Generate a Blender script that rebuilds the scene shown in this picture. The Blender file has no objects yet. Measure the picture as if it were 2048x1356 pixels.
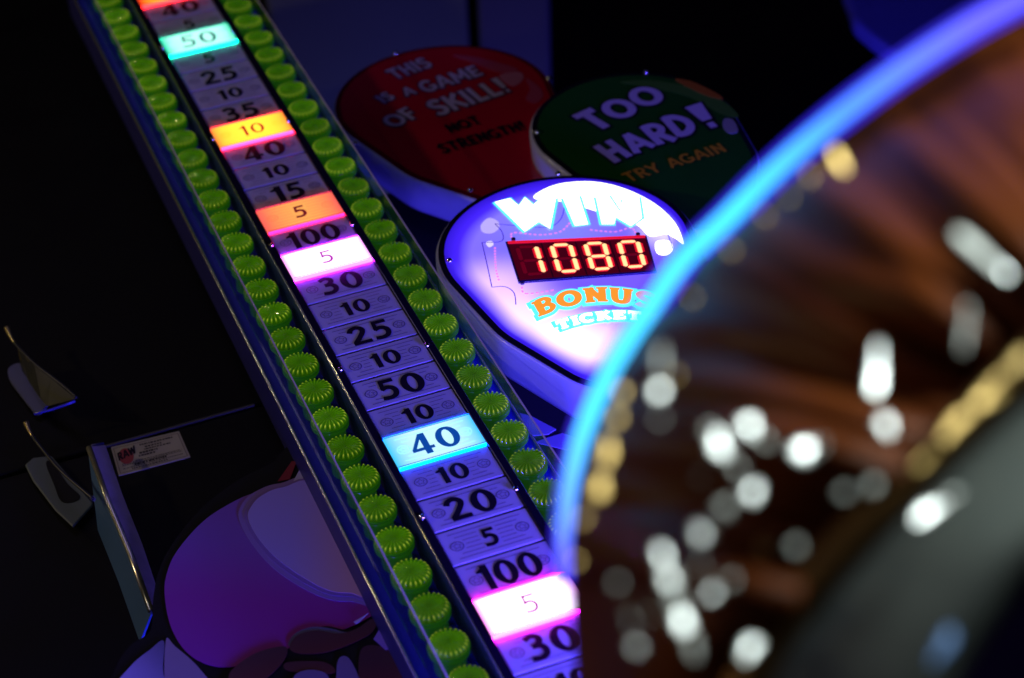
import bpy, math, random
from mathutils import Vector, Matrix, noise as mnoise
random.seed(7)
sc = bpy.context.scene
COL = sc.collection
U = 0.05                                   # one score cell of the tower is 5 cm tall
# ---------------------------------------------------------------- camera
# tower frame: x across the strip, y up the tower, z out of its face -> world (x, -z, y)
def W(x, y, z=0.0):
    return Vector((x*U, -z*U, y*U))
CPOS = (-8.17375534, -50.56389231, 26.51806577)
CR = (0.92882997, -0.36644266, -0.05472349)
CD = (-0.26063882, -0.54126066, -0.79943999)
CF = (0.26332924, 0.75680689, -0.59824831)
FPX = 4278.0
cd = bpy.data.cameras.new('camera'); cam = bpy.data.objects.new('camera', cd); COL.objects.link(cam)
def wd(v): return Vector((v[0], -v[2], v[1]))
r_, u_, b_ = wd(CR), -wd(CD), -wd(CF)
cam.matrix_world = Matrix(((r_.x, u_.x, b_.x, 0), (r_.y, u_.y, b_.y, 0), (r_.z, u_.z, b_.z, 0), (0, 0, 0, 1)))
cam.location = W(*CPOS)
cd.sensor_width = 36; cd.lens = FPX/2048*36
cd.clip_start = 0.02; cd.clip_end = 100
cd.dof.use_dof = True; cd.dof.focus_distance = 43.5*U; cd.dof.aperture_fstop = 3.8
sc.camera = cam
# ---------------------------------------------------------------- world, view, lamps
w = bpy.data.worlds.new('World'); sc.world = w; w.use_nodes = True
w.node_tree.nodes['Background'].inputs[0].default_value = (0.10, 0.10, 0.35, 1)
w.node_tree.nodes['Background'].inputs[1].default_value = 0.004
sc.view_settings.view_transform = 'Standard'; sc.view_settings.look = 'None'
sc.view_settings.exposure = 0.0; sc.view_settings.gamma = 1.0
def at(px, py, d):
    """tower-frame point seen at pixel px,py (of the 2048 wide photo), d units in front of the lens"""
    x, y = (px-1024)/FPX*d, (py-678)/FPX*d
    return Vector([CPOS[i]+CR[i]*x+CD[i]*y+CF[i]*d for i in range(3)])
def lamp(name, kind, pos, target, color, energy, size=0.2, spot=60, blend=.5, size_y=None):
    l = bpy.data.lights.new(name, kind); l.color = color; l.energy = energy
    if kind == 'AREA':
        l.size = size
        if size_y: l.shape = 'RECTANGLE'; l.size_y = size_y
    else: l.shadow_soft_size = size
    if kind == 'SPOT': l.spot_size = math.radians(spot); l.spot_blend = blend
    o = bpy.data.objects.new(name, l); COL.objects.link(o)
    p, t = W(*pos), W(*target)
    o.location = p; o.rotation_euler = (t-p).to_track_quat('-Z', 'Y').to_euler()
    return o
lamp('blue_fill_lamp', 'AREA', at(2650, 1750, 30), (2, -18, 0), (.11, .07, 1), 36, .3)  # added off-frame light, strengthens the neon tube's blue wash
lamp('low_blue_fill_lamp', 'AREA', at(1500, 2500, 30), (4, -18, 0), (.10, .07, 1), 40, .3)  # added unseen light from below, turns casings and cells blue
lamp('violet_lamp', 'AREA', (-6, 14, 26), (0, -8, 0), (.42, .34, .72), 1.15, .5)
lamp('warm_lamp', 'AREA', (-30, -2, 14), (0, -12, 0), (1, .74, .34), 4.0, .05)
lamp('warm_glint_lamp', 'AREA', (-24, -34, 26), (0, -14, 0), (1, .85, .5), .9, .03)  # tiny unseen lamp, added for glints on bulbs and rail
lamp('warm_glint_lamp', 'AREA', (-22, 12, 6), (0, -10, 0), (1, .80, .4), .9, .03)  # second one, likewise added to make the bulbs sparkle
lamp('cool_fill_lamp', 'AREA', (-20, -40, 25), (0, -16, 0), (.62, .60, 1), .55, .5)
lamp('back_panel_fill_lamp', 'SPOT', at(560, 60, 58), at(690, 190, 68), (.20, .36, 1), 3.2, .05, 75, 1.0)  # added unseen spot, brightens part of the far panel
CHIP_LAMP = at(3900, -1900, 15)
lamp('dome_glint_lamp', 'SPOT', CHIP_LAMP, at(1600, 900, 16.5), (.86, 1, .95), 21, .10, 74, .35)  # added off-frame spot that makes the dome's facets glint

# ---------------------------------------------------------------- helpers
def srgb(r, g, b):
    f = lambda c: c/12.92 if c <= .04045 else ((c+.055)/1.055)**2.4
    return (f(r/255), f(g/255), f(b/255))
MATS = {}
def mat(name, base, rough=.5, metal=0., emis=None, es=0., var=.08, coat=0., spec=.5, scale=60., bump=0., trans=0., alpha=1.):
    m = bpy.data.materials.new(name); m.use_nodes = True; nt = m.node_tree; n = nt.nodes; L = nt.links
    b = n['Principled BSDF']
    tc = n.new('ShaderNodeTexCoord'); nz = n.new('ShaderNodeTexNoise'); nz.inputs['Scale'].default_value = scale
    nz.inputs['Detail'].default_value = 4
    L.new(tc.outputs['Object'], nz.inputs['Vector'])
    mx = n.new('ShaderNodeMix'); mx.data_type = 'RGBA'
    mx.inputs[6].default_value = tuple(c*(1-var) for c in base)+(1,)
    mx.inputs[7].default_value = tuple(min(1, c*(1+var)) for c in base)+(1,)
    L.new(nz.outputs['Fac'], mx.inputs[0]); L.new(mx.outputs[2], b.inputs['Base Color'])
    mr = n.new('ShaderNodeMapRange'); mr.inputs[3].default_value = max(.02, rough*.8); mr.inputs[4].default_value = min(1, rough*1.25)
    L.new(nz.outputs['Fac'], mr.inputs[0]); L.new(mr.outputs[0], b.inputs['Roughness'])
    b.inputs['Metallic'].default_value = metal
    b.inputs['Coat Weight'].default_value = coat; b.inputs['Coat Roughness'].default_value = .06
    b.inputs['Specular IOR Level'].default_value = spec
    b.inputs['Transmission Weight'].default_value = trans
    b.inputs['Alpha'].default_value = alpha
    if emis:
        b.inputs['Emission Color'].default_value = (*emis, 1); b.inputs['Emission Strength'].default_value = es
    if bump:
        bp = n.new('ShaderNodeBump'); bp.inputs['Strength'].default_value = bump; bp.inputs['Distance'].default_value = .002
        L.new(nz.outputs['Fac'], bp.inputs['Height']); L.new(bp.outputs[0], b.inputs['Normal'])
    MATS[name] = m; return m
def empty(name, pos, label, cat, group=None):
    o = bpy.data.objects.new(name, None); COL.objects.link(o); o.location = W(*pos); o.empty_display_size = .05
    o['label'] = label; o['category'] = cat
    if group: o['group'] = group
    return o
def wloc(o):
    v = o.location.copy()
    while o.parent: o = o.parent; v += o.location
    return v
class MB:
    def __init__(s): s.v = []; s.f = []; s.a = []
    def quad(s, a, b, c, d): i = len(s.v); s.v += [a, b, c, d]; s.f.append((i, i+1, i+2, i+3))
    def poly(s, pts): i = len(s.v); s.v += pts; s.f.append(tuple(range(i, i+len(pts))))
    def box(s, x0, x1, y0, y1, z0, z1):
        i = len(s.v)
        s.v += [(x, y, z) for z in (z0, z1) for y in (y0, y1) for x in (x0, x1)]
        for f in ((0, 2, 3, 1), (4, 5, 7, 6), (0, 1, 5, 4), (2, 6, 7, 3), (0, 4, 6, 2), (1, 3, 7, 5)):
            s.f.append(tuple(i+k for k in f))
    def grid(s, rows, closed=False):
        i = len(s.v); n = len(rows[0])
        for r in rows: s.v += list(r)
        for a in range(len(rows)-1):
            for b in range(n if closed else n-1):
                c = (b+1) % n
                s.f.append((i+a*n+b, i+a*n+c, i+(a+1)*n+c, i+(a+1)*n+b))
    def rings(s, rows, cap0=False, cap1=False):
        i = len(s.v); n = len(rows[0]); s.grid(rows, True)
        if cap0: s.f.append(tuple(i+k for k in range(n))[::-1])
        if cap1: s.f.append(tuple(i+(len(rows)-1)*n+k for k in range(n)))
    def tube(s, pts, rad, n=12, cap=True):
        rows = []
        P = [Vector(p) for p in pts]; R = rad if isinstance(rad, (list, tuple)) else [rad]*len(P)
        up = Vector((.3, .2, 1))
        for k, p in enumerate(P):
            t = (P[min(k+1, len(P)-1)]-P[max(k-1, 0)]).normalized()
            a = t.cross(up).normalized(); b = t.cross(a)
            rows.append([tuple(p+(a*math.cos(q)+b*math.sin(q))*R[k]) for q in [2*math.pi*j/n for j in range(n)]])
        s.rings(rows, cap, cap)
    def ribbon(s, pts, wd_, z, closed=False, f=lambda x, y: (x, y)):
        n = len(pts); P = [Vector(p) for p in pts]
        WD = wd_ if isinstance(wd_, (list, tuple)) else [wd_]*n
        Lf, Rt = [], []
        for k in range(n):
            a = P[(k-1) % n] if (closed or k) else None
            b = P[(k+1) % n] if (closed or k < n-1) else None
            d1 = (P[k]-a).normalized() if a is not None else None
            d2 = (b-P[k]).normalized() if b is not None else None
            if d1 is None: d1 = d2
            if d2 is None: d2 = d1
            t = d1+d2
            t = t.normalized() if t.length > 1e-6 else d1
            nn = Vector((-t.y, t.x)); m = min(1.6, 1/max(.3, nn.dot(Vector((-d1.y, d1.x)))))
            h = WD[k]/2*m
            Lf.append(P[k]+nn*h); Rt.append(P[k]-nn*h)
        i = len(s.v)
        for l, r in zip(Lf, Rt):
            s.v += [(*f(l.x, l.y), z), (*f(r.x, r.y), z)]
        for k in range(n if closed else n-1):
            j = (k+1) % n
            s.f.append((i+2*k+1, i+2*j+1, i+2*j, i+2*k))
    def build(s, name, m, parent=None, org=(0, 0, 0), smooth=False, bevel=0, attr=None, fix=True):
        me = bpy.data.meshes.new(name); o = Vector(org)
        me.from_pydata([tuple(W(*(Vector(v)-o))) for v in s.v], [], s.f)
        me.materials.append(m); me.update()
        if fix and not attr:
            import bmesh
            bm = bmesh.new(); bm.from_mesh(me)
            bmesh.ops.recalc_face_normals(bm, faces=bm.faces) if fix == 'closed' else None
            bm.to_mesh(me); bm.free()
        if attr:
            a = me.attributes.new('rim', 'FLOAT', 'POINT'); a.data.foreach_set('value', attr)
        if smooth:
            for p in me.polygons: p.use_smooth = True
        ob = bpy.data.objects.new(name, me); COL.objects.link(ob)
        ob.location = W(*org)
        if parent: ob.location = W(*org)-wloc(parent); ob.parent = parent
        if bevel:
            bv = ob.modifiers.new('bevel', 'BEVEL'); bv.width = bevel*U; bv.segments = 3; bv.limit_method = 'ANGLE'
        return ob
def solo(o, label, cat, group=None):
    o['label'] = label; o['category'] = cat
    if group: o['group'] = group
    return o
def catmull(pts, n=8, closed=False):
    P = [Vector(p) for p in pts]; N = len(P); out = []
    for k in range(N if closed else N-1):
        g = (lambda j: P[j % N]) if closed else (lambda j: P[max(0, min(N-1, j))])
        p0, p1, p2, p3 = g(k-1), g(k), g(k+1), g(k+2)
        for j in range(n):
            t = j/n
            out.append(.5*((2*p1)+(p2-p0)*t+(2*p0-5*p1+4*p2-p3)*t*t+(3*p1-p0-3*p2+p3)*t**3))
    if not closed: out.append(P[-1])
    return out

# ---------------------------------------------------------------- lettering as strokes
def ell(cx, cy, rx, ry, a0, a1, n=20):
    return [(cx+rx*math.cos(math.radians(a0+(a1-a0)*k/n)), cy+ry*math.sin(math.radians(a0+(a1-a0)*k/n))) for k in range(n+1)]
def oval(cx, cy, rx, ry, wx, wy, n=32):
    p = [(cx+rx*math.cos(2*math.pi*k/n), cy+ry*math.sin(2*math.pi*k/n)) for k in range(n)]
    return (p, [wy+(wx-wy)*abs(math.cos(2*math.pi*k/n))**1.5 for k in range(n)], True)
def S(pts, w_, closed=False): return (pts, w_, closed)
def sm(pts, n=5): return [tuple(p) for p in catmull([Vector((*p, 0)) for p in pts], n)]
def sm2(pts, n=5): return [(p[0], p[1]) for p in sm(pts, n)]
DIG = {
 '0': (.76, [oval(.38, .5, .255, .42, .25, .15)]),
 '1': (.50, [S([(.33, 0), (.33, 1)], .25), S([(.36, .86), (.20, .80), (.04, .76)], [.26, .18, .08])]),
 '2': (.70, [S(sm2([(.08, .70), (.17, .86), (.35, .91), (.50, .80), (.50, .64), (.36, .42), (.12, .13)]), .2), S([(.05, .09), (.66, .09)], .18)]),
 '3': (.66, [S(sm2([(.08, .84), (.28, .92), (.44, .84), (.46, .70), (.36, .58), (.20, .54)]), .19), S(sm2([(.20, .54), (.42, .50), (.51, .34), (.46, .16), (.28, .08), (.04, .12)]), .2)]),
 '4': (.76, [S([(.44, .93), (.08, .30)], .14), S([(.02, .27), (.72, .27)], .16), S([(.49, 0), (.49, .98)], .24)]),
 '5': (.66, [S([(.12, .91), (.58, .91)], .18), S([(.185, .97), (.15, .50)], .15), S(sm2([(.10, .53), (.28, .60), (.45, .52), (.51, .34), (.44, .15), (.27, .08), (.03, .11)]), .2)]),
}
w1 = .19
SANS = {
 'A': (.78, [S([(.06, 0), (.39, 1)], w1), S([(.72, 0), (.39, 1)], w1), S([(.2, .3), (.58, .3)], w1*.8)]),
 'B': (.66, [S([(.14, 0), (.14, 1)], w1), S(sm2([(.1, .92), (.4, .92), (.52, .74), (.38, .54), (.1, .53)]), w1*.85), S(sm2([(.1, .53), (.44, .51), (.58, .28), (.42, .08), (.1, .08)]), w1*.85)]),
 'C': (.76, [S(ell(.42, .5, .33, .42, 48, 312), w1)]),
 'D': (.76, [S([(.14, 0), (.14, 1)], w1), S(sm2([(.1, .92), (.4, .9), (.63, .66), (.63, .34), (.4, .1), (.1, .08)]), w1)]),
 'E': (.6, [S([(.14, 0), (.14, 1)], w1), S([(.14, .91), (.56, .91)], w1*.9), S([(.14, .5), (.5, .5)], w1*.9), S([(.14, .09), (.56, .09)], w1*.9)]),
 'F': (.58, [S([(.14, 0), (.14, 1)], w1), S([(.14, .91), (.56, .91)], w1*.9), S([(.14, .5), (.48, .5)], w1*.9)]),
 'G': (.82, [S(ell(.42, .5, .33, .42, 45, 335), w1), S([(.44, .42), (.78, .42)], w1*.8), S([(.7, .1), (.7, .44)], w1*.9)]),
 'H': (.74, [S([(.14, 0), (.14, 1)], w1), S([(.6, 0), (.6, 1)], w1), S([(.14, .5), (.6, .5)], w1)]),
 'I': (.3, [S([(.15, 0), (.15, 1)], w1)]),
 'K': (.72, [S([(.14, 0), (.14, 1)], w1), S([(.62, .98), (.18, .45)], w1), S([(.3, .58), (.66, .02)], w1)]),
 'L': (.56, [S([(.14, 0), (.14, 1)], w1), S([(.14, .09), (.55, .09)], w1)]),
 'M': (.92, [S([(.12, 0), (.18, 1)], w1), S([(.18, .95), (.46, .25)], w1*.8), S([(.46, .25), (.74, .95)], w1*.8), S([(.8, 0), (.74, 1)], w1)]),
 'N': (.76, [S([(.14, 0), (.14, 1)], w1), S([(.62, 0), (.62, 1)], w1), S([(.14, .95), (.62, .05)], w1)]),
 'O': (.86, [oval(.43, .5, .34, .41, .2, .18)]),
 'R': (.7, [S([(.14, 0), (.14, 1)], w1), S(sm2([(.1, .92), (.42, .91), (.56, .72), (.42, .5), (.12, .48)]), w1*.9), S([(.32, .48), (.62, 0)], w1)]),
 'S': (.64, [S(sm2([(.56, .82), (.42, .92), (.22, .9), (.11, .73), (.22, .56), (.44, .46), (.54, .28), (.42, .1), (.22, .08), (.07, .18)]), w1)]),
 'T': (.68, [S([(.34, 0), (.34, 1)], w1), S([(.03, .91), (.65, .91)], w1)]),
 'U': (.74, [S(sm2([(.14, 1), (.14, .4), (.2, .14), (.37, .07), (.54, .14), (.6, .4), (.6, 1)]), w1)]),
 'Y': (.7, [S([(.35, 0), (.35, .5)], w1), S([(.05, 1), (.35, .45)], w1), S([(.65, 1), (.35, .45)], w1)]),
 '!': (.32, [S([(.16, .33), (.17, 1.05)], [.15, .26]), S([(.09, .1), (.23, .1)], .17)]),
 ' ': (.35, []),
}
def serif(d):                                       # fat slab-serif face made from the plain one
    D = {}
    for ch, (w_, st) in d.items():
        e = []
        for pts, ww, cl in st:
            e.append((pts, ([q*1.45 for q in ww] if isinstance(ww, list) else ww*1.45), cl))
            if len(pts) == 2 and abs(pts[0][0]-pts[1][0]) < .3 and abs(pts[0][1]-pts[1][1]) > .6:
                for (x, y) in pts:
                    yy = .07 if y < .5 else .93
                    e.append(([(x-.2, yy), (x+.2, yy)], .14, False))
        if ch in 'SC': e.append(([(.6 if ch == 'S' else .66, .66), (.6 if ch == 'S' else .66, 1.0)], .09, False))
        if ch == 'E': e.append(([(.58, .66), (.58, 1)], .1, False)); e.append(([(.58, 0), (.58, .34)], .1, False))
        if ch == 'T': e += [([(.05, .66), (.05, 1)], .1, False), ([(.63, .66), (.63, 1)], .1, False)]
        if ch == 'U': e += [([(-.04, .93), (.32, .93)], .14, False), ([(.42, .93), (.78, .93)], .14, False)]
        D[ch] = (w_*1.12, e)
    return D
SLAB = serif(SANS)
def text_mb(mb, s, font, x0, y0, h, z, place=lambda x, y: (x, y), k=1.0, grow=0., gap=.06, center=False, dz=.002, sx=1., jig=None):
    tot = sum(font[c][0]+gap for c in s)-gap
    x = x0-(tot*h*sx/2 if center else 0)
    for n, c in enumerate(s):
        wch, st = font[c]; jr, jy, js = (jig[n] if jig else (0, 0, 1))
        ca, sa = math.cos(math.radians(jr)), math.sin(math.radians(jr))
        def f(px, py, x=x):
            a, b = (px-wch/2)*js, (py-.5)*js
            return place(x+(wch/2+a*ca-b*sa)*h*sx, y0+(.5+a*sa+b*ca+jy)*h)
        for q, (pts, ww, cl) in enumerate(st):
            WW = [v*k+grow/h for v in ww] if isinstance(ww, list) else [ww*k+grow/h]*len(pts)
            P = [Vector(p) for p in pts]
            if grow and not cl:                     # lengthen the ends of outline strokes too
                d = (P[0]-P[1]).normalized(); P[0] = P[0]+d*grow/h/2
                d = (P[-1]-P[-2]).normalized(); P[-1] = P[-1]+d*grow/h/2
            mb.ribbon([tuple(p) for p in P], WW, z+dz*q, cl, f)
        x += (wch+gap)*h*sx
    return x
def affine(o, ex, ey): return lambda x, y: (o[0]+ex[0]*x+ey[0]*y, o[1]+ex[1]*x+ey[1]*y)
def rot(o, a, s=1.):
    c, d = math.cos(math.radians(a))*s, math.sin(math.radians(a))*s
    return affine(o, (c, d), (-d, c))

# ---------------------------------------------------------------- dark setting behind everything
m_black = mat('black_laminate', (.004, .004, .005), .5, var=.3, scale=12, spec=.12)
m_void = mat('dark_wall_paint', (.004, .002, .0008), .9, var=.3, scale=6, spec=.05)
mb = MB(); mb.box(-40, 60, -60, 40, -14.5, -14)
o = mb.build('wall', m_void, fix='closed'); o['kind'] = 'structure'

# dim blue backlit-looking panels of the room behind (far, soft)
m_grey = mat('grey_blue_panel', (.18, .20, .20), .7, var=.12, scale=3)
def ray(px, py, z):
    d = [CR[i]*(px-1024)/FPX+CD[i]*(py-678)/FPX+CF[i] for i in range(3)]
    s = (z-CPOS[2])/d[2]
    return (CPOS[0]+s*d[0], CPOS[1]+s*d[1])
def pts_at(L, z): return [ray(*p, z) for p in L]
def prism(mb, outline, z0, z1):
    n = len(outline)
    A = [(x, y, z0) for x, y in outline]; B = [(x, y, z1) for x, y in outline]
    mb.rings([A, B], True, True)
mb = MB(); prism(mb, pts_at([(520, -60), (930, -60), (940, 120), (960, 420), (620, 420)], -12.6), -13.2, -12.6)
solo(mb.build('wall_panel', m_grey, fix='closed', bevel=.15, org=(*ray(760, 400, -12.6), -13.2)), 'dim blue-grey panel in the background behind the red sign', 'panel')
m_grey2 = mat('dark_blue_panel', (.10, .10, .2), .6, var=.12, scale=3)
mb = MB(); prism(mb, pts_at([(952, -60), (1098, -60), (1104, 300), (968, 300)], -12.2), -12.8, -12.2)
solo(mb.build('wall_panel', m_grey2, fix='closed', bevel=.15, org=(*ray(1030, 280, -12.2), -12.8)), 'narrow darker blue panel right of the dim blue-grey panel', 'panel')
mb = MB(); prism(mb, [tuple(p)[:2] for p in catmull([Vector((*p, 0)) for p in pts_at([(1706, -80), (1700, 20), (1730, 62), (1800, 112), (1870, 150), (2000, 130), (2020, -80)], -6.0)], 5, True)], -6.6, -6.0)
m_bluebox = mat('blue_plastic', (.05, .05, .32), .3, var=.1)
solo(mb.build('cabinet_corner', m_bluebox, fix='closed', bevel=.2, org=(*ray(1800, 0, -6), -6.6)), 'dark blue rounded cabinet corner at the top right behind the neon tube', 'cabinet')

# black cabinet left of the tower, at depth z=-3
cab = empty('game_cabinet', (-8, -24, -3.6), 'black gloss game cabinet left of the score tower', 'cabinet')
mb = MB(); mb.box(-16, -1.0, -34, -13.02, -3.6, -3.05)
mb.build('lower_door', m_black, cab, (-8, -24, -3.3), fix='closed', bevel=.06)
mb = MB(); mb.box(-16, -1.0, -12.9, 14, -3.6, -3.05)
mb.build('upper_door', m_black, cab, (-8, 0, -3.3), fix='closed', bevel=.06)
m_seam = mat('seam_edge', (.05, .05, .055), .4, var=.1)
mb = MB(); mb.box(-5.0, -1.3, -13.0, -12.94, -3.04, -3.0)
mb.build('trim_strip', m_seam, cab, (-3, -13, -3), fix='closed')
# board behind the signs
m_board = mat('navy_board', (.016, .014, .035), .6, var=.2, scale=8, spec=.15)
bx, by = ray(740, 395, -2.7)
mb = MB(); mb.box(3.15, 7.9, -21.5, by, -3.0, -2.7)
board = mb.build('backing_board', m_board, fix='closed', bevel=.05, org=(5.5, -21.5, -3))
solo(board, 'dark navy board behind the three bubble signs', 'board')
m_decal = mat('pale_decal', (.30, .28, .75), .4, var=.08)
for L in ([(1040, 826), (1062, 832), (1112, 858), (1096, 868), (1056, 872)], [(1070, 884), (1092, 876), (1125, 866), (1165, 880), (1160, 905), (1120, 896)]):
    mb = MB(); prism(mb, pts_at(L, -2.68), -2.70, -2.68)
    q = mb.build('printed_scroll', m_decal, board, (*ray(*L[0], -2.68), -2.69), fix='closed')

# ---------------------------------------------------------------- score tower
Y0, Y1 = 6.0, -31.0
tower = empty('score_tower', (.9, Y1, -2.2), 'tall strip of ticket numbers between two rows of green bulbs', 'score tower')
m_house = mat('navy_housing', (.02, .02, .16), .4, spec=.2, var=.12, scale=20)
m_floor = mat('blue_backing', (.016, .022, .62), .4, spec=.2, var=.25, scale=14)
m_box = mat('glossy_black_frame', (.010, .006, .025), .12, coat=.8, var=.1)
m_edge = mat('polished_edge', (.75, .74, .72), .22, .85, var=.08, scale=200)
mb = MB(); mb.box(-1.30, 3.10, Y1, Y0, -2.3, -1.04)
mb.build('housing', m_house, tower, (.9, Y1, -2), fix='closed', bevel=.05)
mb = MB(); mb.box(-1.27, 3.07, Y1, Y0, -1.035, -1.0)
mb.build('backing_plate', m_floor, tower, (.9, Y1, -1), fix='closed')
for x in (-1.30, 3.08):
    mb = MB(); mb.tube([(x, y, -.98) for y in (Y1, -20, -10, Y0)], .035, 8)
    mb.build('edge_trim', m_edge, tower, (x, Y1, -1), smooth=True)
# raised number box
mb = MB(); mb.box(-.17, 1.96, Y1, Y0, -.995, -.06)
mb.build('number_box', m_house, tower, (.9, Y1, -.5), fix='closed')
mb = MB()
for x0, x1 in ((-.19, -.012), (1.802, 1.98)):
    mb.box(x0, x1, Y1, Y0, -.055, .03)
mb.build('frame', m_box, tower, (.9, Y1, 0), fix='closed', bevel=.018)
mb = MB(); mb.tube([(-.19, y, -.035) for y in (Y1, -20, -10, Y0)], .013, 6)
mb.build('edge_trim', m_edge, tower, (-.19, Y1, 0), smooth=True)
# clear channel walls with frosted edges
def clear(name, tint, f):
    m = bpy.data.materials.new(name); m.use_nodes = True; nt = m.node_tree; n = nt.nodes; L = nt.links
    for q in list(n): n.remove(q)
    out = n.new('ShaderNodeOutputMaterial'); t = n.new('ShaderNodeBsdfTransparent'); t.inputs[0].default_value = (*tint, 1)
    g = n.new('ShaderNodeBsdfGlossy'); g.inputs['Roughness'].default_value = .05
    mx = n.new('ShaderNodeMixShader'); lw = n.new('ShaderNodeFresnel'); lw.inputs[0].default_value = 1.45
    mm = n.new('ShaderNodeMath'); mm.operation = 'MULTIPLY'; mm.inputs[1].default_value = f
    L.new(lw.outputs[0], mm.inputs[0]); L.new(mm.outputs[0], mx.inputs[0]); L.new(t.outputs[0], mx.inputs[1]); L.new(g.outputs[0], mx.inputs[2]); L.new(mx.outputs[0], out.inputs[0])
    return m
m_clear = clear('clear_acrylic', (.95, .95, 1), .3)
m_frost = mat('frosted_acrylic_edge', (.62, .55, .56), .45, var=.15, scale=150)
for x in (-1.06, 2.89):
    mb = MB(); mb.box(x-.014, x+.014, Y1, Y0, -.995, 0)
    wl = mb.build('channel_wall', m_clear, tower, (x, Y1, -.5), fix='closed')
    mb = MB(); mb.box(x-.016, x+.016, Y1, Y0, .001, .020)
    mb.build('frosted_edge', m_frost, wl, (x, Y1, 0), fix='closed')

# number cells
vals = {-4: '20', -3: '5', -2: '10', -1: '40', 0: '5', 1: '50', 2: '5', 3: '25', 4: '10', 5: '35', 6: '10', 7: '40', 8: '10', 9: '15', 10: '5', 11: '100', 12: '5', 13: '30', 14: '10', 15: '25', 16: '10', 17: '50', 18: '10', 19: '40', 20: '10', 21: '20', 22: '5', 23: '100', 24: '5', 25: '30', 26: '10', 27: '35', 28: '10', 29: '25'}
WCELL = 1.79
m_cell = mat('lavender_print', (.54, .52, .88), .35, var=.05, scale=30, coat=.25)
m_ink = mat('black_ink', (.010, .005, .022), .5, var=.2, spec=.15)
m_line = mat('violet_ink', (.12, .09, .30), .4, var=.1)
def emit_mat(name, mid, edge, s_mid, s_edge, halfw, halfh, pw=2.2):
    """backlit diffuser: brightest over its LEDs in the middle, weaker at both ends"""
    m = bpy.data.materials.new(name); m.use_nodes = True; nt = m.node_tree; n = nt.nodes; L = nt.links
    b = n['Principled BSDF']; b.inputs['Base Color'].default_value = (*[c*.5 for c in mid], 1); b.inputs['Roughness'].default_value = .3
    tc = n.new('ShaderNodeTexCoord'); sp = n.new('ShaderNodeSeparateXYZ'); L.new(tc.outputs['Object'], sp.inputs[0])
    a = n.new('ShaderNodeMath'); a.operation = 'ABSOLUTE'; L.new(sp.outputs['X'], a.inputs[0])
    d = n.new('ShaderNodeMath'); d.operation = 'DIVIDE'; d.inputs[1].default_value = halfw*U; L.new(a.outputs[0], d.inputs[0])
    p = n.new('ShaderNodeMath'); p.operation = 'POWER'; p.inputs[1].default_value = pw; L.new(d.outputs[0], p.inputs[0])
    nz = n.new('ShaderNodeTexNoise'); nz.inputs['Scale'].default_value = 35; L.new(tc.outputs['Object'], nz.inputs['Vector'])
    ad = n.new('ShaderNodeMath'); ad.operation = 'MULTIPLY_ADD'; ad.inputs[1].default_value = .12; ad.use_clamp = True
    L.new(nz.outputs['Fac'], ad.inputs[0]); L.new(p.outputs[0], ad.inputs[2])
    mx = n.new('ShaderNodeMix'); mx.data_type = 'RGBA'
    mx.inputs[6].default_value = (*[c*s_mid for c in mid], 1); mx.inputs[7].default_value = (*[c*s_edge for c in edge], 1)
    L.new(ad.outputs[0], mx.inputs[0]); L.new(mx.outputs[2], b.inputs['Emission Color']); b.inputs['Emission Strength'].default_value = 1
    return m
LIT = {  # cell: (diffuser, ink colour + glow, star colour, weight of the strokes, casts)
 -2: (emit_mat('lit_red_orange', (1, .42, .02), (1, .05, .01), 1.7, 1.1, .9, .5), (.5, .02, .0), (1, .2, .02), .7),
 1: (emit_mat('lit_mint', (.55, 1.2, 1.0), (.02, .85, .5), 1.15, 1.0, .9, .5, 5), (.0, .16, .14), (.5, 1, .9), .58),
 6: (emit_mat('lit_yellow', (1.1, .80, .05), (1.1, .28, .04), 1.35, 1.2, .9, .5, 4), (.55, .0, .01), (1, .38, .01), .6),
 10: (emit_mat('lit_orange', (1, .44, .10), (1, .13, .10), 1.0, 1.0, .9, .5, 2), (.16, .0, .01), (.85, .18, .06), .8),
 12: (emit_mat('lit_pink_white', (1, .9, 1), (1, .35, 1), 1.9, 1.5, .9, .5, 8), (.50, .02, .5), None, .62),
 19: (emit_mat('lit_cyan', (.62, .98, .95), (.05, .55, 1), 1.0, 1.1, .9, .5, 3), (.0, .06, .36), (.38, .95, 1), .85),
 24: (emit_mat('lit_pink_white_low', (1, .9, 1), (1, .30, .95), 2.2, 1.7, .9, .5, 8), (.45, .015, .35), None, .52),
}
LIPC = {-2: (1, .01, .01), 1: (.0, .55, .28), 6: (1, .01, .05), 10: (1, .01, .10), 12: (.55, .012, 1), 19: (.0, .10, 1), 24: (.9, .012, .75)}
LIPS = {-2: 16, 1: 20, 6: 22, 10: 7, 12: 44, 19: 18, 24: 55}
def star_ring(mb, cx, cy, z, r=.122, t=.018):
    mb.ribbon([(cx+r*math.cos(2*math.pi*k/24), cy+r*math.sin(2*math.pi*k/24)) for k in range(24)], t, z, True)
    P = [(cx+(.088 if k % 2 == 0 else .044)*math.cos(math.pi/2+math.pi*k/5), cy+(.088 if k % 2 == 0 else .044)*math.sin(math.pi/2+math.pi*k/5)) for k in range(10)]
    mb.ribbon(P, .013, z+.0015, True)
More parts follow.
